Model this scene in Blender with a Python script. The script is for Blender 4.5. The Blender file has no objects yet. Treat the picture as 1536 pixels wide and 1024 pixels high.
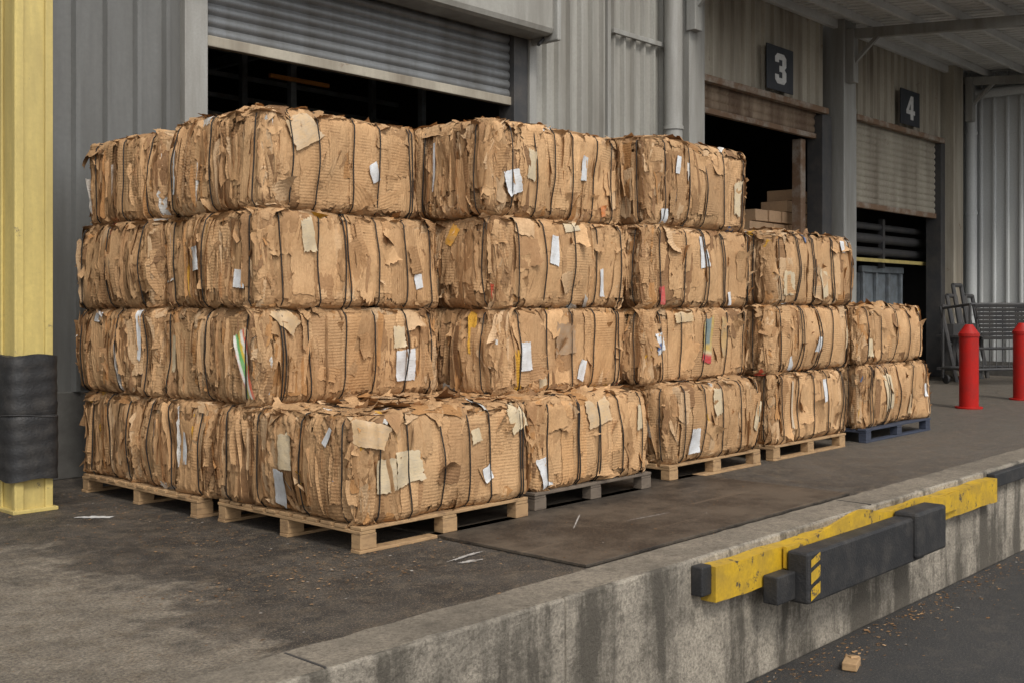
import bpy, math, random
import numpy as np
from mathutils import Vector
random.seed(7)
RNG=np.random.default_rng(11)
scene=bpy.context.scene
COL=scene.collection

# ------------------------------------------------------------------ noise
def hsh(i,j,k,seed):
    n=(i.astype(np.int64)*374761393+j.astype(np.int64)*668265263+k.astype(np.int64)*2147483647+int(seed)*1274126177)&0xffffffff
    n=((n^(n>>13))*1274126177)&0xffffffff
    n=((n^(n>>16))*2246822519)&0xffffffff
    n=n^(n>>15)
    return (n&0xffffff)/float(0xffffff)
def vn(x,y,seed):
    x=np.asarray(x,float);y=np.asarray(y,float)
    x,y=np.broadcast_arrays(x,y)
    xi=np.floor(x);yi=np.floor(y);fx=x-xi;fy=y-yi
    fx=fx*fx*(3-2*fx);fy=fy*fy*(3-2*fy)
    z=np.zeros_like(xi)
    a=hsh(xi,yi,z,seed);b=hsh(xi+1,yi,z,seed);c=hsh(xi,yi+1,z,seed);d=hsh(xi+1,yi+1,z,seed)
    return (a*(1-fx)+b*fx)*(1-fy)+(c*(1-fx)+d*fx)*fy

# ------------------------------------------------------------------ materials
def newmat(name):
    m=bpy.data.materials.new(name);m.use_nodes=True
    nt=m.node_tree;nt.nodes.clear()
    out=nt.nodes.new('ShaderNodeOutputMaterial');p=nt.nodes.new('ShaderNodeBsdfPrincipled')
    nt.links.new(p.outputs[0],out.inputs[0])
    return m,nt,p
def N(nt,t,**k):
    n=nt.nodes.new(t)
    for a,b in k.items(): setattr(n,a,b)
    return n
def mixc(nt,fac,a,b,bt='MIX'):
    n=N(nt,'ShaderNodeMix',data_type='RGBA',blend_type=bt)
    for sock,val in ((0,fac),(6,a),(7,b)):
        if isinstance(val,(int,float)): n.inputs[sock].default_value=val
        elif isinstance(val,tuple): n.inputs[sock].default_value=(val[0],val[1],val[2],1)
        else: nt.links.new(val,n.inputs[sock])
    return n.outputs[2]
def noise(nt,scale,detail=6,rough=.6,vec=None,sc=(1,1,1),loc=(0,0,0)):
    tc=vec
    if tc is None: tc=N(nt,'ShaderNodeTexCoord').outputs['Object']
    mp=N(nt,'ShaderNodeMapping');mp.inputs['Scale'].default_value=sc;mp.inputs['Location'].default_value=loc
    nt.links.new(tc,mp.inputs[0])
    n=N(nt,'ShaderNodeTexNoise');n.inputs['Scale'].default_value=scale;n.inputs['Detail'].default_value=detail;n.inputs['Roughness'].default_value=rough
    nt.links.new(mp.outputs[0],n.inputs['Vector'])
    return n.outputs['Fac']
def ramp(nt,fac,a,b,c0=0.,c1=1.):
    r=N(nt,'ShaderNodeMapRange');r.inputs[1].default_value=a;r.inputs[2].default_value=b;r.inputs[3].default_value=c0;r.inputs[4].default_value=c1
    nt.links.new(fac,r.inputs[0]);return r.outputs[0]
def mth(nt,op,a,b=None):
    n=N(nt,'ShaderNodeMath',operation=op)
    for i,v in enumerate((a,b)):
        if v is None: continue
        if isinstance(v,(int,float)): n.inputs[i].default_value=v
        else: nt.links.new(v,n.inputs[i])
    return n.outputs[0]
def bump(nt,p,h,strength=.3,dist=.01):
    b=N(nt,'ShaderNodeBump');b.inputs['Strength'].default_value=strength;b.inputs['Distance'].default_value=dist
    nt.links.new(h,b.inputs['Height']);nt.links.new(b.outputs[0],p.inputs['Normal'])
def weathered(name,base,dirt,scale=3,amt=(.45,.75),rough=.6,metal=0,streak=False,fine=40,bs=.2,bd=.004,rust=None,rustr=(.62,.72),spec=.5):
    m,nt,p=newmat(name)
    n1=noise(nt,scale,6,.65,sc=(1,1,.12) if streak else (1,1,1))
    n2=noise(nt,fine,3,.6)
    c=mixc(nt,ramp(nt,n1,*amt),base,dirt)
    c=mixc(nt,ramp(nt,n2,.35,.75,0,.35),c,tuple(x*.6 for x in base))
    if rust:
        n3=noise(nt,scale*1.7,8,.75,loc=(3,7,1))
        c=mixc(nt,ramp(nt,n3,*rustr),c,rust)
    nt.links.new(c,p.inputs['Base Color'])
    p.inputs['Roughness'].default_value=rough;p.inputs['Metallic'].default_value=metal
    p.inputs['Specular IOR Level'].default_value=spec
    bump(nt,p,n2,bs,bd)
    return m

M={}
M['wall']=weathered('wall_metal',(.34,.33,.295),(.17,.155,.13),1.5,(.4,.70),.5,0,True,25,.1,.003)
M['wall_shaded']=weathered('wall_metal_grey_shaded',(.165,.167,.16),(.085,.082,.075),1.5,(.4,.70),.5,0,True,25,.1,.003)  # left wall: shading put into the colour as a darker grey
M['wall_lt']=weathered('wall_metal_light',(.52,.535,.53),(.34,.34,.325),1.0,(.4,.8),.5,0,True,25,.1,.003)
M['canopy']=weathered('canopy_paint',(.66,.66,.64),(.45,.44,.41),1.0,(.4,.8),.5,0,False,25,.1,.003)
M['beige']=weathered('wall_beige',(.44,.40,.32),(.21,.175,.13),1.6,(.4,.68),.55,0,True,25,.1,.003,rust=(.15,.08,.045),rustr=(.62,.72))
M['trim']=weathered('trim_paint',(.34,.335,.31),(.18,.165,.14),2,(.42,.7),.5,0,True,rust=(.13,.075,.045),rustr=(.68,.74))
M['dark']=weathered('dark_steel',(.045,.045,.047),(.09,.08,.07),4,(.4,.8),.55)
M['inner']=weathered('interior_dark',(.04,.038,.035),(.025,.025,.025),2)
M['galv']=weathered('galvanised',(.25,.26,.265),(.13,.125,.115),1.8,(.4,.66),.42,.35,True,60,.1,.002)
M['rustdoor']=weathered('rusty_door',(.33,.25,.17),(.12,.07,.04),3,(.35,.62),.7,0,True,30)
M['rust']=weathered('rust_steel',(.20,.12,.07),(.34,.30,.25),3,(.45,.65),.8)
M['yellow']=weathered('yellow_paint',(.62,.49,.17),(.36,.28,.11),3,(.42,.72),.5,0,True,30,.1,.003,rust=(.15,.12,.08),rustr=(.63,.69))
M['yellow2']=weathered('yellow_bumper_paint',(.58,.36,.02),(.34,.22,.04),5,(.4,.7),.5,0,False,40,.3,.004,rust=(.06,.05,.045),rustr=(.58,.62))
M['rubber']=weathered('black_rubber',(.020,.020,.021),(.055,.05,.045),6,(.45,.75),.6,0,False,50,.6,.008)
M['red']=weathered('red_paint',(.42,.014,.010),(.25,.022,.018),4,(.45,.75),.5,0,False,60,.05,spec=.2)
M['sign']=weathered('sign_plate',(.018,.022,.03),(.04,.04,.045),6,(.4,.8),.5)
M['white']=weathered('white_paint',(.62,.62,.60),(.42,.41,.39),9,(.45,.75),.6)
M['floorwhite']=weathered('worn_floor_paint',(.45,.43,.40),(.16,.14,.12),14,(.45,.6),.7)
M['lconc']=weathered('foundation_concrete',(.12,.115,.105),(.06,.055,.05),3)
M['carton']=weathered('carton',(.55,.35,.2),(.42,.27,.16),3)
M['grey_eq']=weathered('grey_equipment',(.22,.25,.27),(.12,.12,.12),4,(.4,.7),.5)
M['orange']=weathered('orange_beam',(.6,.25,.05),(.4,.16,.04),4)
M['wire']=weathered('baling_wire',(.014,.013,.012),(.03,.024,.02),20,(.4,.7),.6,.2)

def woodmat(name,a,b,c):
    m,nt,p=newmat(name)
    g=noise(nt,9,6,.7,sc=(1,1,4));k=noise(nt,2.2,4,.6)
    f=noise(nt,70,3,.6)
    col=mixc(nt,ramp(nt,k,.35,.7),a,b)
    col=mixc(nt,ramp(nt,g,.48,.72,0,.85),col,c)
    nt.links.new(col,p.inputs['Base Color']);p.inputs['Roughness'].default_value=.8
    bump(nt,p,f,.4,.004);return m
M['wood']=woodmat('pallet_wood',(.44,.28,.14),(.32,.20,.10),(.15,.09,.05))
M['wood_old']=woodmat('pallet_wood_old',(.13,.10,.075),(.19,.15,.11),(.06,.045,.035))
M['wood_blue']=woodmat('pallet_wood_blue',(.035,.045,.075),(.045,.05,.07),(.02,.02,.028))

def cardmat():
    m,nt,p=newmat('cardboard')
    at=N(nt,'ShaderNodeAttribute',attribute_name='Col').outputs['Color']
    uv=N(nt,'ShaderNodeUVMap',uv_map='UVMap').outputs[0]
    geo=N(nt,'ShaderNodeNewGeometry').outputs['Position']
    w=N(nt,'ShaderNodeTexWave',wave_type='BANDS',bands_direction='Y',wave_profile='SIN')
    w.inputs['Scale'].default_value=13;w.inputs['Distortion'].default_value=.6;w.inputs['Detail'].default_value=1
    nt.links.new(uv,w.inputs['Vector'])
    n1=noise(nt,3.1,5,.68,vec=geo);n2=noise(nt,30,4,.75,vec=geo);n3=noise(nt,4.3,6,.72,vec=geo,loc=(5,2,8))
    fold=noise(nt,7,4,.6,vec=geo,sc=(1,1,.35),loc=(1,7,3))
    ridge=mth(nt,'ABSOLUTE',mth(nt,'SUBTRACT',fold,.5))
    patch=noise(nt,2.5,2,.5,vec=geo,loc=(9,9,1))
    wf=mth(nt,'MULTIPLY',w.outputs['Fac'],ramp(nt,patch,.44,.58))
    c=mixc(nt,ramp(nt,n1,.35,.65,.0,.42),at,mixc(nt,1.0,at,(.74,.62,.50),'MULTIPLY'))
    c=mixc(nt,ramp(nt,n2,.35,.72,0,.28),c,mixc(nt,1.0,at,(.48,.42,.36),'MULTIPLY'))
    c=mixc(nt,ramp(nt,n3,.58,.74,0,.5),c,mixc(nt,1.0,at,(.42,.33,.26),'MULTIPLY'))
    c=mixc(nt,ramp(nt,ridge,.012,.0,0,.25),c,mixc(nt,1.0,at,(.5,.42,.35),'MULTIPLY'))
    c=mixc(nt,mth(nt,'MULTIPLY',wf,.12),c,(.08,.05,.03))
    nt.links.new(c,p.inputs['Base Color'])
    p.inputs['Roughness'].default_value=.75;p.inputs['Specular IOR Level'].default_value=.3
    h=mth(nt,'ADD',mth(nt,'MULTIPLY',wf,.25),mth(nt,'MULTIPLY',n2,.9))
    h=mth(nt,'ADD',h,mth(nt,'MULTIPLY',ridge,5.0))
    bump(nt,p,h,.65,.012)
    return m
M['card']=cardmat()
def papermat():
    m,nt,p=newmat('paper_label')
    at=N(nt,'ShaderNodeAttribute',attribute_name='Col').outputs['Color']
    uv=N(nt,'ShaderNodeUVMap',uv_map='UVMap').outputs[0]
    w=N(nt,'ShaderNodeTexWave',wave_type='BANDS',bands_direction='Y')
    w.inputs['Scale'].default_value=13
    nt.links.new(uv,w.inputs['Vector'])
    msk=noise(nt,14,2,.5,vec=uv,sc=(1.5,6,1))
    f=mth(nt,'MULTIPLY',ramp(nt,w.outputs['Fac'],.7,.85),ramp(nt,msk,.52,.58))
    n1=noise(nt,12,4,.6)
    c=mixc(nt,mth(nt,'MULTIPLY',f,.3),at,(.2,.2,.21))
    c=mixc(nt,ramp(nt,n1,.4,.8,0,.5),c,(.4,.35,.28))
    nt.links.new(c,p.inputs['Base Color']);p.inputs['Roughness'].default_value=.6
    bump(nt,p,n1,.5,.02)
    return m
M['paper']=papermat()

def floormat():
    m,nt,p=newmat('dock_floor')
    geo=N(nt,'ShaderNodeNewGeometry').outputs['Position']
    sep=N(nt,'ShaderNodeSeparateXYZ');nt.links.new(geo,sep.inputs[0])
    big=noise(nt,.9,7,.68,vec=geo);mid=noise(nt,3.2,9,.78,vec=geo,loc=(4,1,0));fine=noise(nt,50,5,.8,vec=geo);grit=noise(nt,95,2,.5,vec=geo)
    dark=mixc(nt,ramp(nt,mid,.40,.60),(.022,.019,.017),(.095,.08,.065))
    dark=mixc(nt,ramp(nt,big,.45,.62,0,.7),dark,(.13,.108,.084))
    dark=mixc(nt,ramp(nt,noise(nt,1.5,8,.72,vec=geo,loc=(11,2,0)),.49,.56,0,.8),dark,(.026,.023,.020))
    conc=mixc(nt,ramp(nt,mid,.40,.60),(.42,.36,.28),(.23,.195,.15))
    u=sep.outputs[0];v=sep.outputs[1]
    e=mth(nt,'ADD',u,mth(nt,'MULTIPLY',mth(nt,'SUBTRACT',big,.5),2.6))
    e=mth(nt,'ADD',e,mth(nt,'MULTIPLY',mth(nt,'SUBTRACT',mid,.5),2.2))
    msk=ramp(nt,e,3.6,3.15)
    c=mixc(nt,msk,dark,conc)
    far=ramp(nt,mth(nt,'ADD',u,mth(nt,'MULTIPLY',mid,3)),10.5,14.5,0,.7)
    c=mixc(nt,far,c,(.17,.148,.12))
    du=noise(nt,6,10,.85,vec=geo,loc=(7,3,0))
    c=mixc(nt,ramp(nt,du,.5,.58,0,.6),c,(.21,.16,.105))
    c=mixc(nt,ramp(nt,fine,.40,.60,0,.7),c,(.024,.021,.018))
    c=mixc(nt,ramp(nt,grit,.6,.66,0,.7),c,(.38,.29,.20))
    nt.links.new(c,p.inputs['Base Color'])
    nt.links.new(ramp(nt,mid,.3,.7,.42,.85),p.inputs['Roughness'])
    h=mth(nt,'ADD',mth(nt,'MULTIPLY',fine,1.2),mth(nt,'MULTIPLY',mid,1.5))
    bump(nt,p,h,.9,.018)
    return m
M['floor']=floormat()
def concmat(name,base,dk,stain=True):
    m,nt,p=newmat(name)
    geo=N(nt,'ShaderNodeNewGeometry').outputs['Position']
    st=noise(nt,2.6,5,.6,vec=geo,sc=(1,1,.12));bl=noise(nt,1.5,8,.75,vec=geo,loc=(3,3,3));fine=noise(nt,45,4,.8,vec=geo)
    hs=noise(nt,7,8,.78,vec=geo,loc=(1,5,2))
    c=mixc(nt,ramp(nt,bl,.40,.62),base,tuple(x*.55 for x in base))
    if stain:
        sep=N(nt,'ShaderNodeSeparateXYZ');nt.links.new(geo,sep.inputs[0])
        grad=ramp(nt,sep.outputs[2],-1.0,0,.07,-.02)
        s2=mth(nt,'ADD',mth(nt,'ADD',st,grad),mth(nt,'MULTIPLY',mth(nt,'SUBTRACT',hs,.5),.3))
        c=mixc(nt,ramp(nt,s2,.48,.60,0,.88),c,dk)
    c=mixc(nt,ramp(nt,hs,.54,.64,0,.7),c,tuple(x*1.6 for x in dk))
    c=mixc(nt,ramp(nt,fine,.42,.64,0,.6),c,dk)
    nt.links.new(c,p.inputs['Base Color']);p.inputs['Roughness'].default_value=.85
    bump(nt,p,mth(nt,'ADD',mth(nt,'ADD',fine,bl),hs),.8,.018)
    return m
M['conc']=concmat('dock_concrete',(.46,.405,.325),(.07,.06,.046))
M['curb']=concmat('dock_edge_concrete',(.30,.255,.195),(.07,.058,.044),False)
def asph():
    m,nt,p=newmat('asphalt')
    geo=N(nt,'ShaderNodeNewGeometry').outputs['Position']
    a=noise(nt,.6,7,.65,vec=geo);f=noise(nt,60,4,.85,vec=geo);g=noise(nt,4,9,.8,vec=geo)
    c=mixc(nt,ramp(nt,a,.35,.7),(.022,.022,.023),(.048,.046,.044))
    c=mixc(nt,ramp(nt,g,.5,.62,0,.65),c,(.085,.073,.06))
    c=mixc(nt,ramp(nt,f,.52,.62,0,.75),c,(.15,.13,.11))
    nt.links.new(c,p.inputs['Base Color']);nt.links.new(ramp(nt,a,.3,.7,.45,.8),p.inputs['Roughness'])
    bump(nt,p,f,.9,.02);return m
M['asphalt']=asph()
def platemat():
    m,nt,p=newmat('steel_plate')
    geo=N(nt,'ShaderNodeNewGeometry').outputs['Position']
    a=noise(nt,1.3,9,.78,vec=geo);f=noise(nt,50,4,.8,vec=geo);s=noise(nt,2.5,6,.7,vec=geo,sc=(.15,3,1),loc=(2,2,0))
    c=mixc(nt,ramp(nt,a,.42,.58),(.026,.022,.019),(.10,.082,.063))
    c=mixc(nt,ramp(nt,s,.57,.62,0,.65),c,(.18,.14,.10))
    c=mixc(nt,ramp(nt,f,.5,.66,0,.55),c,(.17,.125,.085))
    nt.links.new(c,p.inputs['Base Color']);p.inputs['Roughness'].default_value=.5;p.inputs['Metallic'].default_value=.2
    bump(nt,p,f,.4,.008);return m
M['plate']=platemat()

# ------------------------------------------------------------------ mesh builder
class MB:
    def __init__(s): s.v=[];s.f=[]
    def box(s,x0,x1,y0,y1,z0,z1):
        n=len(s.v)
        s.v+=[(x0,y0,z0),(x1,y0,z0),(x1,y1,z0),(x0,y1,z0),(x0,y0,z1),(x1,y0,z1),(x1,y1,z1),(x0,y1,z1)]
        s.f+=[(n,n+3,n+2,n+1),(n+4,n+5,n+6,n+7),(n,n+1,n+5,n+4),(n+1,n+2,n+6,n+5),(n+2,n+3,n+7,n+6),(n+3,n,n+4,n+7)]
        return s
    def rbox(s,c,size,rz=0,ry=0,rx=0):
        from mathutils import Euler
        e=Euler((rx,ry,rz));n=len(s.v)
        for dz in(-.5,.5):
            for dx,dy in((-.5,-.5),(.5,-.5),(.5,.5),(-.5,.5)):
                p=Vector((dx*size[0],dy*size[1],dz*size[2]));p.rotate(e);s.v.append(tuple(p+Vector(c)))
        s.f+=[(n,n+3,n+2,n+1),(n+4,n+5,n+6,n+7),(n,n+1,n+5,n+4),(n+1,n+2,n+6,n+5),(n+2,n+3,n+7,n+6),(n+3,n,n+4,n+7)]
        return s
    def tube(s,p0,p1,r,seg=14,r2=None):
        p0=Vector(p0);p1=Vector(p1);d=(p1-p0).normalized()
        a=d.orthogonal().normalized();b=d.cross(a);n=len(s.v);r2=r if r2 is None else r2
        for p,rr in((p0,r),(p1,r2)):
            for i in range(seg):
                t=2*math.pi*i/seg;s.v.append(tuple(p+a*math.cos(t)*rr+b*math.sin(t)*rr))
        for i in range(seg):
            j=(i+1)%seg;s.f.append((n+i,n+j,n+seg+j,n+seg+i))
        s.f.append(tuple(n+i for i in range(seg))[::-1]);s.f.append(tuple(n+seg+i for i in range(seg)))
        return s
    def obj(s,name,mat,parent=None,bevel=0,smooth=False):
        me=bpy.data.meshes.new(name);me.from_pydata(s.v,[],s.f);me.update()
        me.materials.append(M[mat] if isinstance(mat,str) else mat)
        o=bpy.data.objects.new(name,me);COL.objects.link(o)
        if parent: o.parent=parent
        if bevel:
            b=o.modifiers.new('b','BEVEL');b.width=bevel;b.segments=2;b.limit_method='ANGLE';b.angle_limit=.9
        if smooth: 
            for p in me.polygons: p.use_smooth=True
            try: me.set_sharp_from_angle(angle=.7)
            except Exception: pass
        return o
def empty(name):
    o=bpy.data.objects.new(name,None);COL.objects.link(o);o.empty_display_size=.2;return o
def extr(profile,axis,a0,a1):
    m=MB();n=len(profile)
    for a in (a0,a1):
        for (x,y) in profile:
            if axis=='z': m.v.append((x,y,a))
            elif axis=='x': m.v.append((a,x,y))
    for i in range(n-1): m.f.append((i,i+1,n+i+1,n+i))
    return m
def corr(u0,u1,v,pitch=.3,dep=.045,rib=.09):
    pr=[];x=math.floor(u0/pitch)*pitch
    while x<u1+pitch:
        for dx,dy in((0,0),(pitch-rib,0),(pitch-rib*.75,-dep),(pitch-rib*.25,-dep)):
            pr.append((x+dx,v+dy))
        x+=pitch
    out=[(u0,v)]+[p for p in pr if u0<p[0]<u1]+[(u1,v)]
    return out

# ------------------------------------------------------------------ setting: ground
g=MB();g.v=[(-400,-400,-1),(400,-400,-1),(400,400,-1),(-400,400,-1)];g.f=[(0,1,2,3)];g.obj('ground','asphalt')
dock=empty('loading_dock')
MB().box(-15,28.6,4.5,26,-.98,0).obj('floor','floor',dock)
fw=MB()
x=-15.0
for L in (14.6,5.4,8.3,6.9,8.4):
    fw.box(x,x+L-.008,4.15,4.49,-1.0,.004);x+=L
fw.obj('front_wall','conc',dock,.015)
# worn, slightly uneven edge strip
cs=MB();x=-15.;rr=random.Random(5)
n=260;base=len(cs.v);row=[]
for i in range(n+1):
    u=-15+43.6*i/n
    ow=4.163+rr.uniform(0,.012)+(rr.uniform(0,.03) if rr.random()<.08 else 0)
    row.append(len(cs.v))
    cs.v+=[(u,ow,-.03),(u,ow+.012,.008),(u,4.485+rr.uniform(0,.025),.011),(u,4.515,-.03)]
for a,b in zip(row[:-1],row[1:]):
    for k in range(3): cs.f.append((a+k,b+k,b+k+1,a+k+1))
cs.obj('edge_strip','curb',dock)
js=MB()
for u in (-.9,3.25,9.1,14.8,21.9): js.box(u,u+.012,4.17,4.49,.006,.0135)
js.obj('edge_joints','dark',dock)
pl=MB().box(5.66,9.45,4.53,6.9,.004,.024).obj('dock_leveller_plate','plate',None,.003)

# ------------------------------------------------------------------ building
B=empty('warehouse_building')
W=10.7
def wall(u0,u1,z0,z1,mat='wall',v=W,pitch=.3,dep=.045,name='wall_panel',rib=.09):
    return extr(corr(u0,u1,v,pitch,dep,rib),'z',z0,z1).obj(name,mat,B)
wall(-14,6.5,.86,8.2,'wall_shaded',pitch=.33,dep=.06)
MB().box(-14,6.5,W-.02,W+.3,0,.86).obj('foundation','lconc',B,.01)
wall(6.5,11.9,6.2,8.2,'wall_shaded')
wall(11.9,15.75,0,8.2,'wall',pitch=.27,dep=.07)
wall(16.15,21.1,5.72,8.2,'beige',pitch=.36,dep=.06)
wall(22.35,27.25,5.78,8.2,'beige',pitch=.36,dep=.06)
wall(27.9,28.7,0,8.2,'wall_lt')
pr=[(x,y) for y,x in corr(3.0,10.75,28.6,.32,.06)]
m=MB();n=len(pr)
for z in (0.,8.2):
    for (xx,yy) in pr: m.v.append((xx,yy,z))
for i in range(n-1): m.f.append((i,i+1,n+i+1,n+i))
m.obj('wing_wall','wall_lt',B)
MB().box(28.85,45,3.0,26,-1,8.2).obj('wing_mass','wall_lt',B)
MB().box(28.45,28.53,3,10.5,0,.35).obj('wing_plinth','lconc',B)
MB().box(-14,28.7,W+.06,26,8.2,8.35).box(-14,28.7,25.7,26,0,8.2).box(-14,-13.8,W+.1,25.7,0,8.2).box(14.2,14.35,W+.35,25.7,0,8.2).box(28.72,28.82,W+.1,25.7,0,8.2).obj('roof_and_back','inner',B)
MB().box(6.4,6.68,W-.1,W+.25,0,6.4).obj('door_trim','trim',B,.01)
MB().box(11.66,11.95,W-.06,W+.25,0,6.4).box(6.68,6.8,W+.12,W+.3,0,6.4).obj('door_guide','dark',B,.01)
MB().box(11.95,12.1,W-.1,W+.05,0,8.2).obj('door_trim','trim',B,.01)
def slats(u0,u1,z0,z1,v,pitch,dep,mat,name):
    pr=[];z=z0
    while z<z1:
        for k in range(6):
            t=k/6;pr.append((v-dep*math.sin(math.pi*t)**.7 if t>0 else v,z+t*pitch))
        z+=pitch
    m=extr(pr,'x',u0,u1);return m.obj(name,mat,B,0,True)
slats(6.7,11.68,4.66,6.3,W+.06,.13,.035,'galv','roller_door_curtain')
MB().box(6.7,11.68,W+.0,W+.09,4.56,4.68).obj('roller_door_bottom_bar','beige',B,.01)
MB().box(6.25,12.0,W-.55,W-.02,5.52,6.5).obj('roller_hood','wall',B,.09)
MB().box(11.98,12.06,W-.6,W-.02,5.45,6.6).obj('hood_end','trim',B,.02)
MB().tube((12.12,W-.3,8),(12.12,W-.3,5.62),.025).tube((12.12,W-.3,5.62),(11.85,W-.35,5.40),.025).obj('cable','dark',B)
MB().box(13.9,15.7,W-.13,W-.075,5.98,6.06).obj('wall_ledge','trim',B,.01)
MB().box(13.78,13.86,W-.1,W-.03,0,8.2).obj('panel_joint','trim',B,.005)
dp=MB().tube((15.28,W-.3,0),(15.28,W-.3,8.2),.15,20)
for z in (2.2,4.6,7.0): dp.tube((15.28,W-.3,z),(15.28,W-.3,z+.06),.17,20)
dp.obj('downpipe','trim',B,0,True)
MB().box(15.68,16.15,W-.35,W+.2,0,8.2).obj('column','trim',B,.015)
# door 3
MB().box(16.2,21.1,W-.14,W-.0,5.62,5.74).obj('door_lintel','rust',B,.01)
slats(16.25,20.95,5.22,5.70,W+.1,.16,.03,'rustdoor','roller_door_curtain')
MB().box(16.25,20.95,W+.04,W+.14,5.12,5.22).obj('roller_door_bottom_bar','rust',B,.01)
MB().box(20.55,20.75,W+.2,W+.4,0,5.1).box(16.3,16.42,W+.15,W+.3,0,5.1).obj('rusty_post','rust',B,.01)
MB().box(20.9,21.3,W-.1,W+.25,0,5.6).obj('door_jamb','dark',B,.01)
MB().box(21.45,22.0,W-.3,W+.2,0,8.2).obj('column','trim',B,.02)
MB().box(22.0,22.4,W-.12,W+.2,0,5.9).obj('door_jamb','trim',B,.01)
# door 4
MB().box(22.4,27.2,W-.14,W-.0,5.68,5.8).obj('door_lintel','rust',B,.01)
slats(22.4,27.15,3.95,5.72,W+.1,.15,.035,'beige','roller_door_curtain')
MB().box(22.4,27.15,W+.04,W+.14,3.85,3.97).obj('roller_door_bottom_bar','rust',B,.01)
MB().box(27.1,27.35,W-.08,W+.3,0,5.8).obj('door_jamb','dark',B,.01)
MB().box(27.35,27.95,W-.3,W+.2,0,8.2).obj('column','beige',B,.02)
dp=MB().tube((28.35,W-.35,0),(28.35,W-.35,7.1),.13,18)
for z in (1.5,4.0,6.0): dp.tube((28.35,W-.35,z),(28.35,W-.35,z+.07),.15,18)
dp.tube((28.35,W-.35,7.0),(28.35,3,6.95),.12,18)
dp.obj('downpipe','wall_lt',B,0,True)
rk=MB()
for u in (7.5,10.2,12.9): rk.box(u,u+.1,13.9,14.0,0,6).box(u,u+.1,15.2,15.3,0,6)
rk.obj('rack_uprights','grey_eq',empty('storage_rack'))
rp=bpy.data.objects['storage_rack']
rb=MB()
for z in (2.0,3.6): rb.box(7.5,13,13.86,13.92,z,z+.12)
rb.box(9.8,10.9,13.86,13.92,5.12,5.18)
rb.obj('rack_beams','orange',rp)
tr=MB()
for v in (12.2,14.5,17):
    for z in (6.2,7.2): tr.box(3,14,v,v+.08,z,z+.1)
    for i in range(12):
        u=3+i*.9; tr.rbox((u+.45,v+.04,6.72),(1.3,.05,.05),0,(.75 if i%2 else -.75))
for u in (8,9.6,11.2): tr.box(u,u+.1,11,20,6.0,6.2)
for z in (4.75,5.05,5.4): tr.box(6,13.8,15.5,15.56,z,z+.07)
tr.obj('roof_trusses','grey_eq',B)
cst=empty('carton_stack');cb=MB()
for iz in range(16):
    for iu in range(8):
        if iz>13 and iu in(0,1,2,5): continue
        off=.25 if iz%2 else 0
        cb.box(19.2+off+iu*.5,19.2+off+iu*.5+.47,11.25+random.random()*.07,11.9,.15+iz*.25,.15+iz*.25+.23)
cb.obj('cartons','carton',cst,.012)
bn=empty('metal_waste_bin');q=MB()
q.box(24.5,26.7,11.5,12.7,.2,2.5)
for u in (24.5,25.2,25.9,26.6): q.box(u,u+.09,11.40,11.5,.2,2.5)
q.box(24.45,26.75,11.4,11.52,2.5,2.65)
q.obj('body','grey_eq',bn,.02)
q=MB().tube((22.8,11.35,2.98),(28.4,11.35,2.98),.1).tube((22.8,11.35,3.28),(28.4,11.35,3.28),.11).tube((22.8,11.35,3.56),(28.4,11.35,3.56),.08)
for u in (23,25.2,28.2): q.box(u,u+.12,11.25,11.37,2.6,3.75)
q.obj('pipes','dark',empty('pipe_rack'))
MB().box(22.8,28.4,11.1,11.2,2.72,2.80).obj('beam','yellow',bpy.data.objects['pipe_rack'])
MB().box(23.0,23.1,11.25,11.37,0,2.6).box(28.2,28.3,11.25,11.37,0,2.6).obj('legs','grey_eq',bpy.data.objects['pipe_rack'])

# ------------------------------------------------------------------ canopy
C=empty('loading_canopy')
def cz(v): return 7.5-(W-v)*.09
u0,u1=15.4,28.7;v1=6.7
m=MB()
prof=corr(u0,u1,0,.25,.05,.1)
for (x,d) in prof: m.v.append((x,W-.02,cz(W)-d+.12))
for (x,d) in prof: m.v.append((x,v1,cz(v1)-d+.12))
n=len(prof)
for i in range(n-1): m.f.append((i,n+i,n+i+1,i+1))
m.obj('roof_sheet','canopy',C)
MB().box(u0,u1,W-.16,W-.06,cz(W)-.06,cz(W)+.3).obj('light_leak_flashing','canopy',C)  # strip added to block light leaking between roof sheet and wall
m=MB()
for v in (7.2,8.1,9.0,9.9): m.box(u0,u1,v,v+.07,cz(v)-.03,cz(v)+.12)
m.obj('purlins','canopy',C)
m=MB()
for u in (15.7,21.55,28.1):
    L=W-v1
    m.rbox((u+.06,(W+v1)/2,cz((W+v1)/2)-.16),(.12,L,.2),0,0,math.atan(.09))
    m.box(u-.05,u+.17,W-.48,W-.3,6.3,7.4)
    m.rbox((u+.06,W-.7,6.95),(.08,.9,.08),0,0,-.75)
m.obj('brackets','trim',C,.008)
MB().box(u0,u1,v1-.14,v1,cz(v1)-.02,cz(v1)+.22).obj('gutter','canopy',C,.02)

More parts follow.
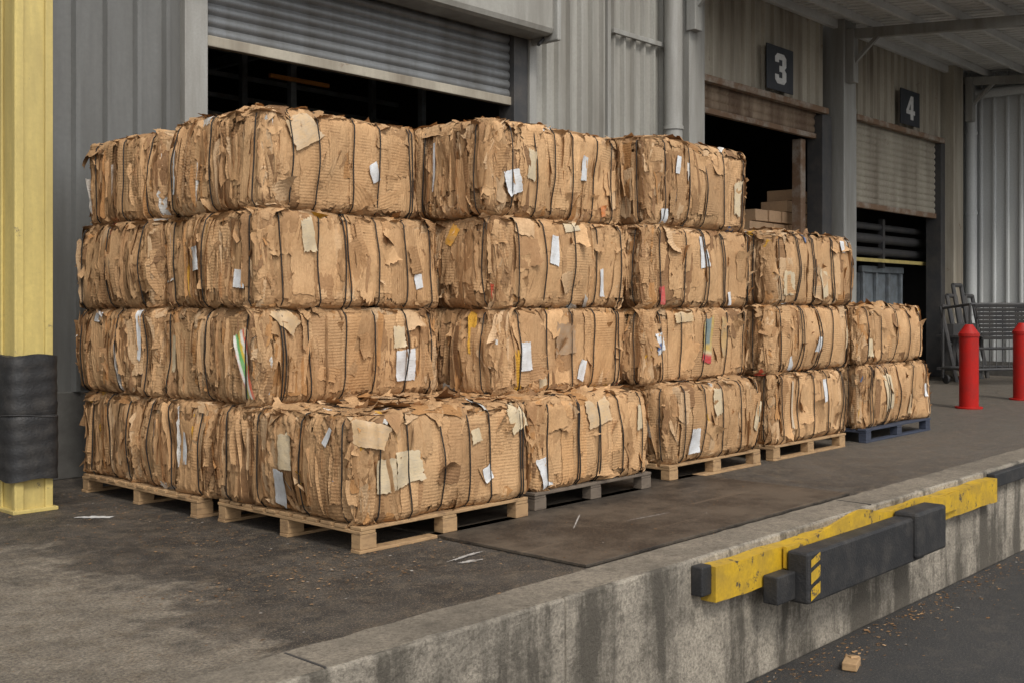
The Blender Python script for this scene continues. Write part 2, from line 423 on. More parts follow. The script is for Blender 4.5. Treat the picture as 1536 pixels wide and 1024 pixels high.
# ------------------------------------------------------------------ signs
def sign(u,z,w,h,kind):
    e=empty('door_number_sign')
    v=W-.2
    MB().box(u-w/2,u+w/2,v,v+.03,z-h/2,z+h/2).obj('plate','sign',e,.006)
    if kind=='3':
        polys=[[(.35,1),(.6,.75),(.6,.2),(.42,0),(.6,-.2),(.6,-.75),(.35,-1),(-.35,-1),(-.6,-.75),(-.6,-.4),(-.18,-.4),(-.18,-.6),(.16,-.6),(.16,-.2),(-.15,-.2),(-.15,.2),(.16,.2),(.16,.6),(-.18,.6),(-.18,.4),(-.6,.4),(-.6,.75),(-.35,1)]]
    else:
        polys=[[(.0,1),(.38,1),(.38,-.2),(.62,-.2),(.62,-.55),(.38,-.55),(.38,-1),(-.05,-1),(-.05,-.55),(-.65,-.55),(-.65,-.25)]]
        hole=[(-.05,.35),(-.28,-.2),(-.05,-.2)]
    me=MB();sx=w*.36;sz=h*.34
    for p in polys:
        n=len(me.v)
        for (a,b) in p: me.v.append((u+a*sx,v-.006,z+b*sz))
        me.f.append(tuple(range(n,n+len(p))))
    me.obj('numeral','white',e)
    if kind=='4':
        me=MB()
        for (a,b) in hole: me.v.append((u+a*sx,v-.010,z+b*sz))
        me.f.append((0,1,2));me.obj('numeral_counter','sign',e)
sign(19.0,6.2,1.0,.84,'3')
sign(25.0,6.25,1.05,.80,'4')

# ------------------------------------------------------------------ yellow column
Y=empty('yellow_steel_column')
cu,cv=4.13,9.32
m=MB().box(cu-.14,cu+.14,cv-.14,cv+.14,0,8)
m.box(cu-.155,cu-.09,cv-.165,cv-.142,0,8).box(cu+.09,cu+.155,cv-.165,cv-.142,0,8)
m.box(cu-.165,cu-.142,cv-.16,cv-.10,0,8).box(cu-.165,cu-.142,cv+.1,cv+.16,0,8)
m.obj('post','yellow',Y,.006)
MB().box(cu-.19,cu+.19,cv-.19,cv+.19,0,.03).obj('base_plate','yellow',Y,.004)
m=MB();seg=48;nz=60
for iz in range(nz+1):
    z=.27+1.03*iz/nz
    for i in range(seg):
        t=2*math.pi*i/seg;c_,s_=math.cos(t),math.sin(t)
        k=(abs(c_)**4+abs(s_)**4)**(-.25)
        rr=.215*min(k,1.22)*(1+.010*math.sin(z*52+.8*math.sin(t*2))+.018*math.sin(z*5+t)+.008*math.sin(t*5+z*6)+(-.03 if abs(z-.80)<.015 else 0))
        m.v.append((cu+c_*rr,cv+s_*rr,z+.012*math.sin(t*3)*(1 if iz in(0,nz) else 0)))
for iz in range(nz):
    for i in range(seg):
        j=(i+1)%seg;m.f.append((iz*seg+i,iz*seg+j,(iz+1)*seg+j,(iz+1)*seg+i))
m.f.append(tuple(nz*seg+i for i in range(seg)))
m.obj('rubber_guard','rubber',Y,0,True)
m=MB()
ring=[]
for i in range(seg+1):
    t=2*math.pi*i/seg;c_,s_=math.cos(t),math.sin(t);k=min((abs(c_)**4+abs(s_)**4)**(-.25),1.22)*.219
    ring.append((cu+c_*k,cv+s_*k,.80+.015*math.sin(t*2)))
for a,b in zip(ring[:-1],ring[1:]): m.tube(a,b,.004,6)
m.obj('guard_wire','dark',Y)

# ------------------------------------------------------------------ bollards
for (u,v) in ((18.95,6.96),(21.35,6.88)):
    e=empty('red_bollard')
    MB().tube((u,v,0),(u,v,1.25),.155,28).tube((u,v,1.25),(u,v,1.4),.165,28,.06).tube((u,v,1.2),(u,v,1.25),.168,28).obj('post','red',e,0,True)
    MB().tube((u,v,0),(u,v,.03),.22,28).obj('base','red',e,.005)

# ------------------------------------------------------------------ dock bumper
D=empty('dock_bumper')
def bentbar(ua,ub,v0,v1,z0,z1,lift,out,name,mat,jit=0):
    m=MB();n=60
    for i in range(n+1):
        u=ua+(ub-ua)*i/n;k=math.exp(-((u-8.4)/.5)**2);k2=.55*math.exp(-((u-9.6)/.35)**2)
        dz=lift*(k+k2)+.004*math.sin(u*9);dv=-out*k
        jt=jit*random.uniform(-1,1)
        for (vv,zz) in ((v0,z0+jt),(v1,z0+jt),(v1,z1-abs(jt)),(v0,z1-abs(jt))): m.v.append((u,vv+dv,zz+dz))
    for i in range(n):
        a=i*4;b=a+4
        for k in range(4):
            k2=(k+1)%4;m.f.append((a+k,b+k,b+k2,a+k2))
    m.f.append((0,1,2,3));m.f.append((n*4+3,n*4+2,n*4+1,n*4))
    return m.obj(name,mat,D)
bentbar(6.42,11.75,4.03,4.148,-.285,-.045,0,0,'yellow_board','yellow2',.004)
bentbar(7.3,10.6,3.985,4.012,-.20,-.045,.12,.03,'bent_yellow_strip','yellow2')
MB().box(6.3,6.42,4.06,4.15,-.23,-.03).box(7.02,7.28,3.9,4.02,-.40,-.2).box(11.78,13.4,4.06,4.148,-.16,-.02).obj('backing_block','rubber',D,.01)
MB().box(7.28,9.35,3.80,3.975,-.43,-.06).obj('black_rail','rubber',D,.02)
MB().box(9.1,9.72,3.76,3.975,-.40,-.02).obj('end_block','rubber',D,.025)
m=MB()
def quad(m,pts):
    n=len(m.v);m.v+=pts;m.f.append(tuple(range(n,n+len(pts))))
vv=3.796
for z0,z1 in ((-.395,-.31),(-.275,-.19),(-.155,-.10)):
    quad(m,[(7.31,vv,z0-.01),(7.45,vv,z0+.03),(7.45,vv,z1+.03),(7.31,vv,z1-.01)])
m.obj('hazard_marks','yellow2',D)

# ------------------------------------------------------------------ metal carts near wing wall
def cart(u,v,rz,w=1.6,h=1.5):
    e=empty('metal_cart');m=MB()
    for a in (0,w):
        m.tube((a,0,.12),(a,0,h),.03,8).tube((a,.9,.12),(a,.9,h),.03,8).tube((a,0,h),(a,.9,h*.95),.03,8).tube((a,0,.35),(a,.9,.35),.03,8)
    for z in (.35,.8,h): m.tube((0,0,z),(w,0,z),.03,8)
    m.tube((0,.9,.35),(w,.9,.35),.03,8)
    for i in range(13): m.tube((w*i/12,0,.35),(w*i/12,0,h),.012,6)
    a=m.obj('frame','dark',e)
    p=MB()
    for i in range(9): p.rbox((w/2,-.12-.03*i,h*.98-i*.085),(w*.98,.02,.07),0,0,.4)
    p.obj('slatted_panel','dark',e)
    wh=MB()
    for a in (.05,w-.05):
        for b in (.05,.85): wh.tube((a-.03,b,.1),(a+.03,b,.1),.1,14)
    wh.obj('wheels','rubber',e)
    e.location=(u,v,0);e.rotation_euler[2]=rz
    return e
cart(24.3,8.9,-.55,2.0,1.75)
cart(26.6,8.0,-.6,2.0,1.5)
e=empty('steel_frame_rack');m=MB()
for i in range(5):
    u=25.4+i*.36;h=1.7+.5*((i*7)%3)/2
    m.tube((u,9.6,0),(u+.1,10.0,h),.05,8).tube((u+.5,9.6,0),(u+.6,10.0,h),.05,8).tube((u+.1,10.0,h),(u+.6,10.0,h),.05,8)
    m.tube((u+.05,9.8,h*.5),(u+.55,9.8,h*.5),.04,8)
m.box(25.5,27.4,9.5,10.1,.25,.32);m.box(25.5,27.4,9.5,10.1,1.0,1.05)
m.box(25.6,27.2,9.75,10.0,.35,1.3)
m.obj('frames','dark',e)

# ------------------------------------------------------------------ pallets
def pallet(u0,u1,v0,v1,mat='wood',h=.17):
    m=MB();t=.024;w=u1-u0;d=v1-v0
    j=lambda a:random.uniform(-a,a)
    cx,cy=(u0+u1)/2,(v0+v1)/2
    for v in (v0,cy-.05,v1-.1): m.box(u0+j(.008),u1+j(.008),v,v+.1,.0,t)
    for iu,u in enumerate((u0,cx-.08,u1-.15)):
        for v in (v0+.005,cy-.05,v1-.11): m.box(u+.004,u+.15,v,v+.1+j(.005),t+.001,h-2*t-.001)
    for u in (u0,cx-.08,u1-.15): m.box(u,u+.14,v0+.002,v1-.002,h-2*t,h-t-.001)
    nb=int(d/.16);
    for i in range(nb):
        v=v0+(d-.125)*i/(nb-1);m.box(u0+j(.012),u1+j(.012),v+j(.006),v+.12,h-t+j(.001),h+j(.002))
    return m.obj('wooden_pallet',mat,None,.004)
pallet(4.93,6.67,5.93,7.69,'wood',.18)
pallet(4.88,6.65,7.9,9.85,'wood',.17)
pallet(6.86,8.5,6.03,7.75,'wood_old',.17)
pallet(8.93,10.65,6.12,7.9,'wood',.17)
pallet(10.98,12.72,6.15,7.9,'wood',.17)
pallet(13.23,15.24,6.12,7.9,'wood_blue',.17)

# ------------------------------------------------------------------ bales
KR=np.array([(.55,.345,.178),(.50,.305,.152),(.43,.255,.124),(.27,.152,.073),(.46,.245,.098),(.58,.40,.235),(.36,.21,.102),(.53,.33,.168)])
PR=np.array([.24,.22,.16,.06,.05,.08,.06,.13])
R=.080
def rnd(x,a):
    q=np.clip((np.abs(x)-(a-R))/R,0,1);return R*(1-np.sqrt(1-q*q*.98))
class Bale:
    def __init__(s,u0,u1,v0,v1,z0,z1,seed,detail=1.0,top=False,strapsf=5,strapsl=3,yaw=0):
        z0-=.006;z1+=.006
        s.c=np.array([(u0+u1)/2,(v0+v1)/2,(z0+z1)/2]);s.h=np.array([(u1-u0)/2,(v1-v0)/2,(z1-z0)/2])
        s.seed=seed;s.det=detail;s.top=top
        r=np.random.default_rng(seed);s.r=r
        a,b,c=s.h
        s.su=np.linspace(-a+.17,a-.12,strapsf)+r.uniform(-.04,.04,strapsf)
        s.sv=np.linspace(-b+.15,b-.15,strapsl)+r.uniform(-.05,.05,strapsl)
        s.tone=r.uniform(.92,1.05)
        s.yaw=yaw if yaw else r.uniform(-.018,.018)
    def ext(s,f):
        a,b,c=s.h
        return {0:(a,c,b),1:(b,c,a),2:(a,c,b),3:(b,c,a),4:(a,b,c),5:(a,b,c)}[f]
    def L(s,f,S,T):
        A,Cc,_=s.ext(f)
        if f<4:
            bul=.036*np.clip(1-(S/A)**2,0,1)**.6*np.clip(1-(T/Cc)**2,0,1)
        else: bul=0
        d=bul+(.08 if f<4 else .03)*(vn(S*2.2+5,T*2.2+9,s.seed*10+f)-.5)+.03*(vn(S*7,T*4,s.seed*10+f+50)-.5)
        lst=s.su if f in(0,2,4,5) else s.sv
        for k in lst: d=d-.022*np.exp(-((S-k)/.032)**2)
        if f>=4:
            for k in s.sv: d=d-.012*np.exp(-((T-k)/.035)**2)
        return d
    def place(s,f,S,T,O):
        A,Cc,Dp=s.ext(f)
        ES=np.clip(np.abs(S)-A,0,None);ET=np.clip(np.abs(T)-Cc,0,None)
        out=O+s.L(f,np.clip(S,-A,A),np.clip(T,-Cc,Cc))-rnd(S,A)-rnd(T,Cc)*(1 if f<4 else .6)
        out=out-ES*.6-ET*.75
        S2=np.sign(S)*(np.minimum(np.abs(S),A)+ES*.35);T2=np.sign(T)*(np.minimum(np.abs(T),Cc)+ET*.22)
        d=Dp+out
        if f==0: P=(S2,-d,T2)
        elif f==1: P=(-d,S2,T2)
        elif f==2: P=(S2,d,T2)
        elif f==3: P=(d,S2,T2)
        elif f==4: P=(S2,T2,d)
        else: P=(S2,T2,-d)
        return np.stack(P,-1)
    def world(s,P):
        cy,sy=math.cos(s.yaw),math.sin(s.yaw)
        Q=P.copy();Q[...,0]=P[...,0]*cy-P[...,1]*sy;Q[...,1]=P[...,0]*sy+P[...,1]*cy
        return Q
    def crumple(s,f,S,Z):
        sd=s.seed*100+f*7
        warp=.12*(vn(S*2,Z*2.4,sd)-.5)+.04*(vn(S*8,Z*8,sd+1)-.5)+.014*(vn(S*30,Z*25,sd+8)-.5)
        q=(S+warp+20)/.040
        q=q+3.5*vn(q*.13,Z*.6,sd+2)
        i=np.floor(q);fr=q-i
        zc=np.floor((Z+.06*vn(S*20,Z*3,sd+6))/.36+hsh(i,i*0,i*0,sd+3)*9)
        o=hsh(i,zc,i*0,sd+4);tn=hsh(i,zc,i*0,sd+5)
        disp=.070*(o-.6)+.030*(fr-.5)*np.where(o>.5,1,-1)
        return disp,tn
    def build(s,parent):
        a,b,c=s.h;h=s.h
        res=.0130/ s.det**.5
        VV=[];FF=[];CC=[];UV=[];base=0
        for f in range(6):
            if f==5: rs=.12
            elif f==2: rs=.05
            elif f in(3,4): rs=.025
            else: rs=res
            A,Cc,Dp=s.ext(f)
            nS=max(4,int(2*A/rs));nT=max(4,int(2*Cc/rs))
            S,T=np.meshgrid(np.linspace(-A,A,nS),np.linspace(-Cc,Cc,nT),indexing='ij')
            P={0:(S,-b+0*S,T),1:(-a+0*S,S,T),2:(S,b+0*S,T),3:(a+0*S,S,T),4:(S,T,c+0*S),5:(S,T,-c+0*S)}[f]
            P=np.stack(P,-1)
            inner=np.clip(P,-(h-R),(h-R));d=P-inner;ln=np.linalg.norm(d,axis=-1,keepdims=True);nr=d/np.maximum(ln,1e-6)
            w=nr**2
            dx,tx=s.crumple(1,P[...,1],P[...,2]);dy,ty=s.crumple(0,P[...,0],P[...,2])
            msk=np.clip((vn(P[...,0]*2.3,P[...,2]*1.0,s.seed+77)-.58)*6,0,1)
            msk=np.maximum(msk,np.clip(1-(P[...,0]+a)/.22,0,1))
            dy=dy*(.16+.8*msk)
            Dx=s.L(1,P[...,1],P[...,2])+dx-.006;Dy=s.L(0,P[...,0],P[...,2])+dy-.008
            Dz=s.L(4,P[...,0],P[...,1])+.04*(vn(P[...,0]*9,P[...,1]*9,s.seed)-.5)
            D=w[...,0]*Dx+w[...,1]*Dy+w[...,2]*Dz
            D=D+.012*(vn(P[...,0]*22+P[...,1]*22,P[...,2]*16,s.seed+9)-.5)
            Q=inner+nr*R+nr*D[...,None]
            tn=tx if f in(1,3) else ty
            if f==0 or f==2:
                big=hsh(np.floor((P[...,0]+5)/.31),np.floor((P[...,2]+vn(P[...,0]*3,P[...,2],3)*.4+5)/.45),0*S,s.seed+5)
                tn=np.where(msk>.5,tn,big)
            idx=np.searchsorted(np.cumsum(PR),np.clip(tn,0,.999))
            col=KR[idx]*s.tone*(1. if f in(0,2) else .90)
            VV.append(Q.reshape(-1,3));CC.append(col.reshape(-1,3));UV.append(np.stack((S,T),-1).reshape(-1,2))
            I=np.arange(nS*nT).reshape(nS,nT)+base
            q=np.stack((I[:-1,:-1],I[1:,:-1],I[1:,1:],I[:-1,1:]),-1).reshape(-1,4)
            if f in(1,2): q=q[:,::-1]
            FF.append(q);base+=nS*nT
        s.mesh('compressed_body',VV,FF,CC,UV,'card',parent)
        s.sheets(parent);s.straps(parent)
    def mesh(s,name,VV,FF,CC,UV,mat,parent):
        V=s.world(np.concatenate(VV));F=np.concatenate(FF);Cc=np.concatenate(CC);U=np.concatenate(UV)
        me=bpy.data.meshes.new(name)
        me.vertices.add(len(V));me.vertices.foreach_set('co',V.astype(np.float32).ravel())
        me.loops.add(F.size);me.loops.foreach_set('vertex_index',F.astype(np.int32).ravel())
        me.polygons.add(len(F));me.polygons.foreach_set('loop_start',np.arange(0,F.size,4,dtype=np.int32))
        me.polygons.foreach_set('use_smooth',np.ones(len(F),bool))
        me.update(calc_edges=True)
        uv=me.uv_layers.new(name='UVMap');uv.data.foreach_set('uv',U[F.ravel()].astype(np.float32).ravel())
        ca=me.color_attributes.new('Col','FLOAT_COLOR','POINT')
        ca.data.foreach_set('color',np.concatenate((Cc,np.ones((len(Cc),1))),1).astype(np.float32).ravel())
        me.materials.append(M[mat])
        o=bpy.data.objects.new(name,me);COL.objects.link(o);o.parent=parent
        return o
    def gen(s,f,n,Sc,Tc,w,hh,rot,yaw,off,curl,rag,col,g=7,ripple=.008,cdir=None,c0=.2):
        r=s.r
        a_,b_=np.meshgrid(np.linspace(-1,1,g),np.linspace(-1,1,g),indexing='ij')
        A=np.broadcast_to(a_,(n,g,g)).copy();Bb=np.broadcast_to(b_,(n,g,g)).copy()
        e=lambda x:np.asarray(x,float).reshape(-1,1,1)*np.ones((n,1,1))
        edge=(np.abs(a_)>.99)|(np.abs(b_)>.99)
        rr=r.normal(0,1,(n,g,g))*edge
        rg=e(rag)
        A=A*(1+rr*rg)+r.normal(0,.02,(n,g,g));Bb=Bb*(1+r.normal(0,1,(n,g,g))*edge*rg)
        tp=r.uniform(-.3,.3,(n,1,1))*np.minimum(rg*8,1);A=A*(1+tp*Bb)
        tq=r.uniform(-.3,.3,(n,1,1))*np.minimum(rg*8,1);Bb=Bb*(1+tq*A)
        x=A*e(w)/2;y=Bb*e(hh)/2
        yw=e(yaw)
        o=e(off)+x*np.sin(yw)
        x=x*np.cos(yw)
        cd=e(r.uniform(0,2*np.pi,n) if cdir is None else cdir)
        qq=np.clip(A*np.cos(cd)+Bb*np.sin(cd)-c0,0,None)
        o=o+e(curl)*qq**2
        o=o+ripple*(vn(x*12+e(r.uniform(0,99,n)),y*6,s.seed+3)-.5)*2
        ro=e(rot);X=x*np.cos(ro)-y*np.sin(ro);Yy=x*np.sin(ro)+y*np.cos(ro)
        Sx=e(Sc)+X;Tx=e(Tc)+Yy
        P=s.place(f,Sx,Tx,o)
        ur=r.random(n)<.2
        ux=A*e(w)/2;uy=Bb*e(hh)/2
        sw=e(ur)>.5
        UVx=np.where(sw,uy,ux);UVy=np.where(sw,ux,uy)
        I=np.arange(n*g*g).reshape(n,g,g)
        F=np.stack((I[:,:-1,:-1],I[:,1:,:-1],I[:,1:,1:],I[:,:-1,1:]),-1).reshape(-1,4)
        if callable(col): Cc=col(A,Bb)
        else:
            Cc=np.broadcast_to(np.asarray(col).reshape(n,1,1,3),(n,g,g,3)).copy()
            ef=1+edge[None,:,:,None]*r.uniform(-.12,.22,(n,g,g,1))
            Cc=Cc*ef
        return P.reshape(-1,3),F,Cc.reshape(-1,3),np.stack((UVx,UVy),-1).reshape(-1,2)
    def cols(s,n,bright=1.,odd=True):
        r=s.r;i=r.choice(len(KR),n,p=PR);c=KR[i]*r.uniform(.82,1.1,(n,1))*s.tone*bright
        k=r.random(n)
        if odd:
            c[k<.012]=(.62,.61,.58)
            c[(k>.012)&(k<.0135)]=(.5,.08,.04)
            c[(k>.0145)&(k<.0158)]=(.10,.16,.32)
            c[(k>.020)&(k<.0235)]=(.6,.33,.04)
        return c
    def sheets(s,parent):
        r=s.r;out=[]
        dt=s.det
        for f,k in ((1,1.0),(3,.4)):
            A,Cc,_=s.ext(f)
            n=int(80*A*2*dt*k)
            out.append(s.gen(f,n,r.uniform(-A,A,n),r.uniform(-Cc*.55,Cc*.55,n),r.uniform(.03,.10,n),r.uniform(.25,.72,n),r.normal(0,.06,n),r.uniform(-1.1,1.1,n),r.uniform(-.025,.012,n),r.uniform(-.02,.022,n),.08,s.cols(n),g=9,ripple=.011))
            n=int(13*A*2*dt*k)
            out.append(s.gen(f,n,r.uniform(-A*.9,A*.9,n),r.uniform(-Cc*.35,Cc*.35,n),r.uniform(.10,.28,n),r.uniform(.34,.70,n),r.normal(0,.06,n),r.uniform(-.18,.18,n),r.uniform(.002,.018,n),r.uniform(0,.025,n),.045,s.cols(n,1.08,False),g=11,ripple=.008))
            n=int(28*A*2*dt*k)
            out.append(s.gen(f,n,r.uniform(-A,A,n),r.uniform(-Cc,Cc,n),r.uniform(.02,.08,n),r.uniform(.05,.2,n),r.normal(0,.35,n),r.uniform(-.8,.8,n),r.uniform(-.005,.018,n),r.uniform(.0,.035,n),.16,s.cols(n),g=6))
        for f,k in ((0,1.0),(2,.35)):
            A,Cc,_=s.ext(f)
            n=max(4,int(7*A*2*k))
            out.append(s.gen(f,n,r.permutation(np.linspace(-A*.72,A*.85,n)),r.uniform(-Cc*.3,Cc*.3,n),r.uniform(.22,.60,n),r.uniform(.42,.76,n),r.normal(0,.035,n),0,np.linspace(.003,.012,n),r.uniform(0,.018,n),.03,s.cols(n,1.05,False),g=16,ripple=.004))
            n=int(55*A*2*dt*k);Sx=r.uniform(-A,A,n);m=(vn(Sx*2.3,0*Sx,s.seed+77)>.6)|(Sx<-A+.2)
            Sx=Sx[m];n=len(Sx)
            if n: out.append(s.gen(f,n,Sx,r.uniform(-Cc*.6,Cc*.6,n),r.uniform(.03,.10,n),r.uniform(.2,.6,n),r.normal(0,.08,n),r.uniform(-1,1,n),r.uniform(-.018,.014,n),r.uniform(-.02,.03,n),.10,s.cols(n),g=8,ripple=.011))
            n=int(8*A*2*dt*k)
            out.append(s.gen(f,n,r.uniform(-A,A,n),r.uniform(-Cc,Cc,n),r.uniform(.03,.10,n),r.uniform(.04,.16,n),r.uniform(-.8,.8,n),r.uniform(-.4,.4,n),r.uniform(.008,.018,n),r.uniform(.0,.04,n),.14,s.cols(n),g=6))
            # clean outer panels over the crushed layers
            n=max(2,int(3.2*A*2*k+r.uniform(0,1.2)))
            out.append(s.gen(f,n,r.permutation(np.linspace(-A*.45,A*.72,n))+r.uniform(-.06,.06,n),r.uniform(-Cc*.14,Cc*.14,n),r.uniform(.26,.52,n),r.uniform(.52,.72,n),r.normal(0,.02,n),0,np.linspace(.013,.019,n),r.uniform(0,.012,n),.022,s.cols(n,1.12,False)*.4+KR[0]*.68*s.tone,g=20,ripple=.003))
            n=int(4.5*A*2*dt*k)
            out.append(s.gen(f,n,r.uniform(-A,A,n),r.uniform(-Cc*.8,Cc*.9,n),r.uniform(.09,.26,n),r.uniform(.10,.34,n),r.normal(0,.3,n),r.normal(0,.08,n),r.uniform(.016,.026,n),r.uniform(.0,.075,n),.08,s.cols(n,1.12,False),g=10,ripple=.007))
        for f in (0,1,3):
            A,Cc,_=s.ext(f)
            for sgn,kk in ((1,1.),(-1,.7)):
                n=int(24*A*2*dt*kk*(1 if f!=3 else .4))
                out.append(s.gen(f,n,r.uniform(-A,A,n),sgn*(Cc-r.uniform(.0,.06,n)),r.uniform(.05,.27,n),r.uniform(.04,.13,n),r.normal(0,.17,n),r.uniform(-.25,.25,n),r.uniform(-.02,.014,n),r.uniform(.0,.045,n)*(1 if sgn>0 else .4),.14,s.cols(n),cdir=np.full(n,sgn*math.pi/2),c0=-.3,g=7))
            n=int(26*dt)
            for sg in (-1,1):
                out.append(s.gen(f,n,sg*(A-r.uniform(0,.05,n)),r.uniform(-Cc*.8,Cc*.8,n),r.uniform(.03,.1,n),r.uniform(.08,.35,n),r.normal(0,.13,n),r.uniform(-.7,.7,n),r.uniform(-.015,.013,n),r.uniform(0,.035,n),.13,s.cols(n),g=6))
        A,Cc,_=s.ext(4)
        n=int((85 if s.top else 14)*A*2)
        out.append(s.gen(4,n,r.uniform(-A*.95,A*.95,n),r.uniform(-Cc*.95,Cc*.95,n),r.uniform(.08,.42,n),r.uniform(.06,.35,n),r.uniform(0,3.1,n),r.normal(0,.06,n),r.uniform(-.008,.018,n),r.uniform(.0,.055,n)*(1 if s.top else .3),.09,s.cols(n),g=9))
        V=[];F=[];Cs=[];U=[];b=0
        for v,f,c_,u in out:
            V.append(v);F.append(f+b);Cs.append(c_);U.append(u);b+=len(v)
        s.mesh('torn_cardboard_sheets',V,F,Cs,U,'card',parent)
    def straps(s,parent):
        cu=bpy.data.curves.new('baling_wires','CURVE');cu.dimensions='3D';cu.bevel_depth=.0055;cu.bevel_resolution=2
        a,b,c=s.h;r=s.r
        def loop(kind,k):
            pts=[]
            seq={'u':(0,4,2,5),'v':(1,4,3,5)}[kind]
            wob=r.uniform(0,50)
            for f in seq:
                A,Cc,Dp=s.ext(f)
                if f<4:
                    T=np.linspace(-Cc*.97,Cc*.97,16)
                    if f in(2,3): T=T[::-1]
                    S=k+.03*(vn(T*2.5+wob,0*T,5)-.5)
                    P=s.place(f,S,T,np.full_like(T,.042 if f in(1,3) else .038))
                else:
                    half=b if kind=='u' else a
                    q=np.linspace(-half*.97,half*.97,14)
                    if f==5: q=q[::-1]
                    if kind=='u': P=s.place(f,np.full_like(q,k),q,np.full_like(q,.02))
                    else: P=s.place(f,q,np.full_like(q,k),np.full_like(q,.02))
                pts.append(P)
            P=s.world(np.concatenate(pts))
            sp=cu.splines.new('POLY');sp.points.add(len(P)-1)
            sp.points.foreach_set('co',np.concatenate((P,np.ones((len(P),1))),1).astype(np.float32).ravel())
            sp.use_cyclic_u=True
        for k in s.su:
            loop('u',k)
            if r.random()<.2: loop('u',k+.025)
        for k in s.sv: loop('v',k)
        cu.materials.append(M['wire'])
        o=bpy.data.objects.new('baling_wires',cu);COL.objects.link(o);o.parent=parent
WHITE=(.66,.67,.68);CREAM=(.58,.46,.29)
def stripes(A,B):
    k=((A+1)*2.5)
    cs=np.array([(.55,.09,.03),(.7,.68,.6),(.65,.45,.05),(.15,.4,.12),(.7,.68,.62),(.6,.12,.05)])
    return cs[np.clip(k,0,5).astype(int)]
def poster(A,B):
    c=np.zeros(A.shape+(3,));c[...]=(.5,.34,.08)
    m=(np.abs(A)<.6)&(B>-.1);c[m]=(.14,.2,.2)
    m=(B<-.55);c[m]=(.5,.05,.05)
    m=(B>-.62)&(B<-.45);c[m]=(.6,.5,.3)
    return c
def bluew(A,B):
    c=np.zeros(A.shape+(3,));c[...]=(.7,.71,.72)
    m=(B<0)&(B>-.6)&(A<.2);c[m]=(.06,.12,.3);return c
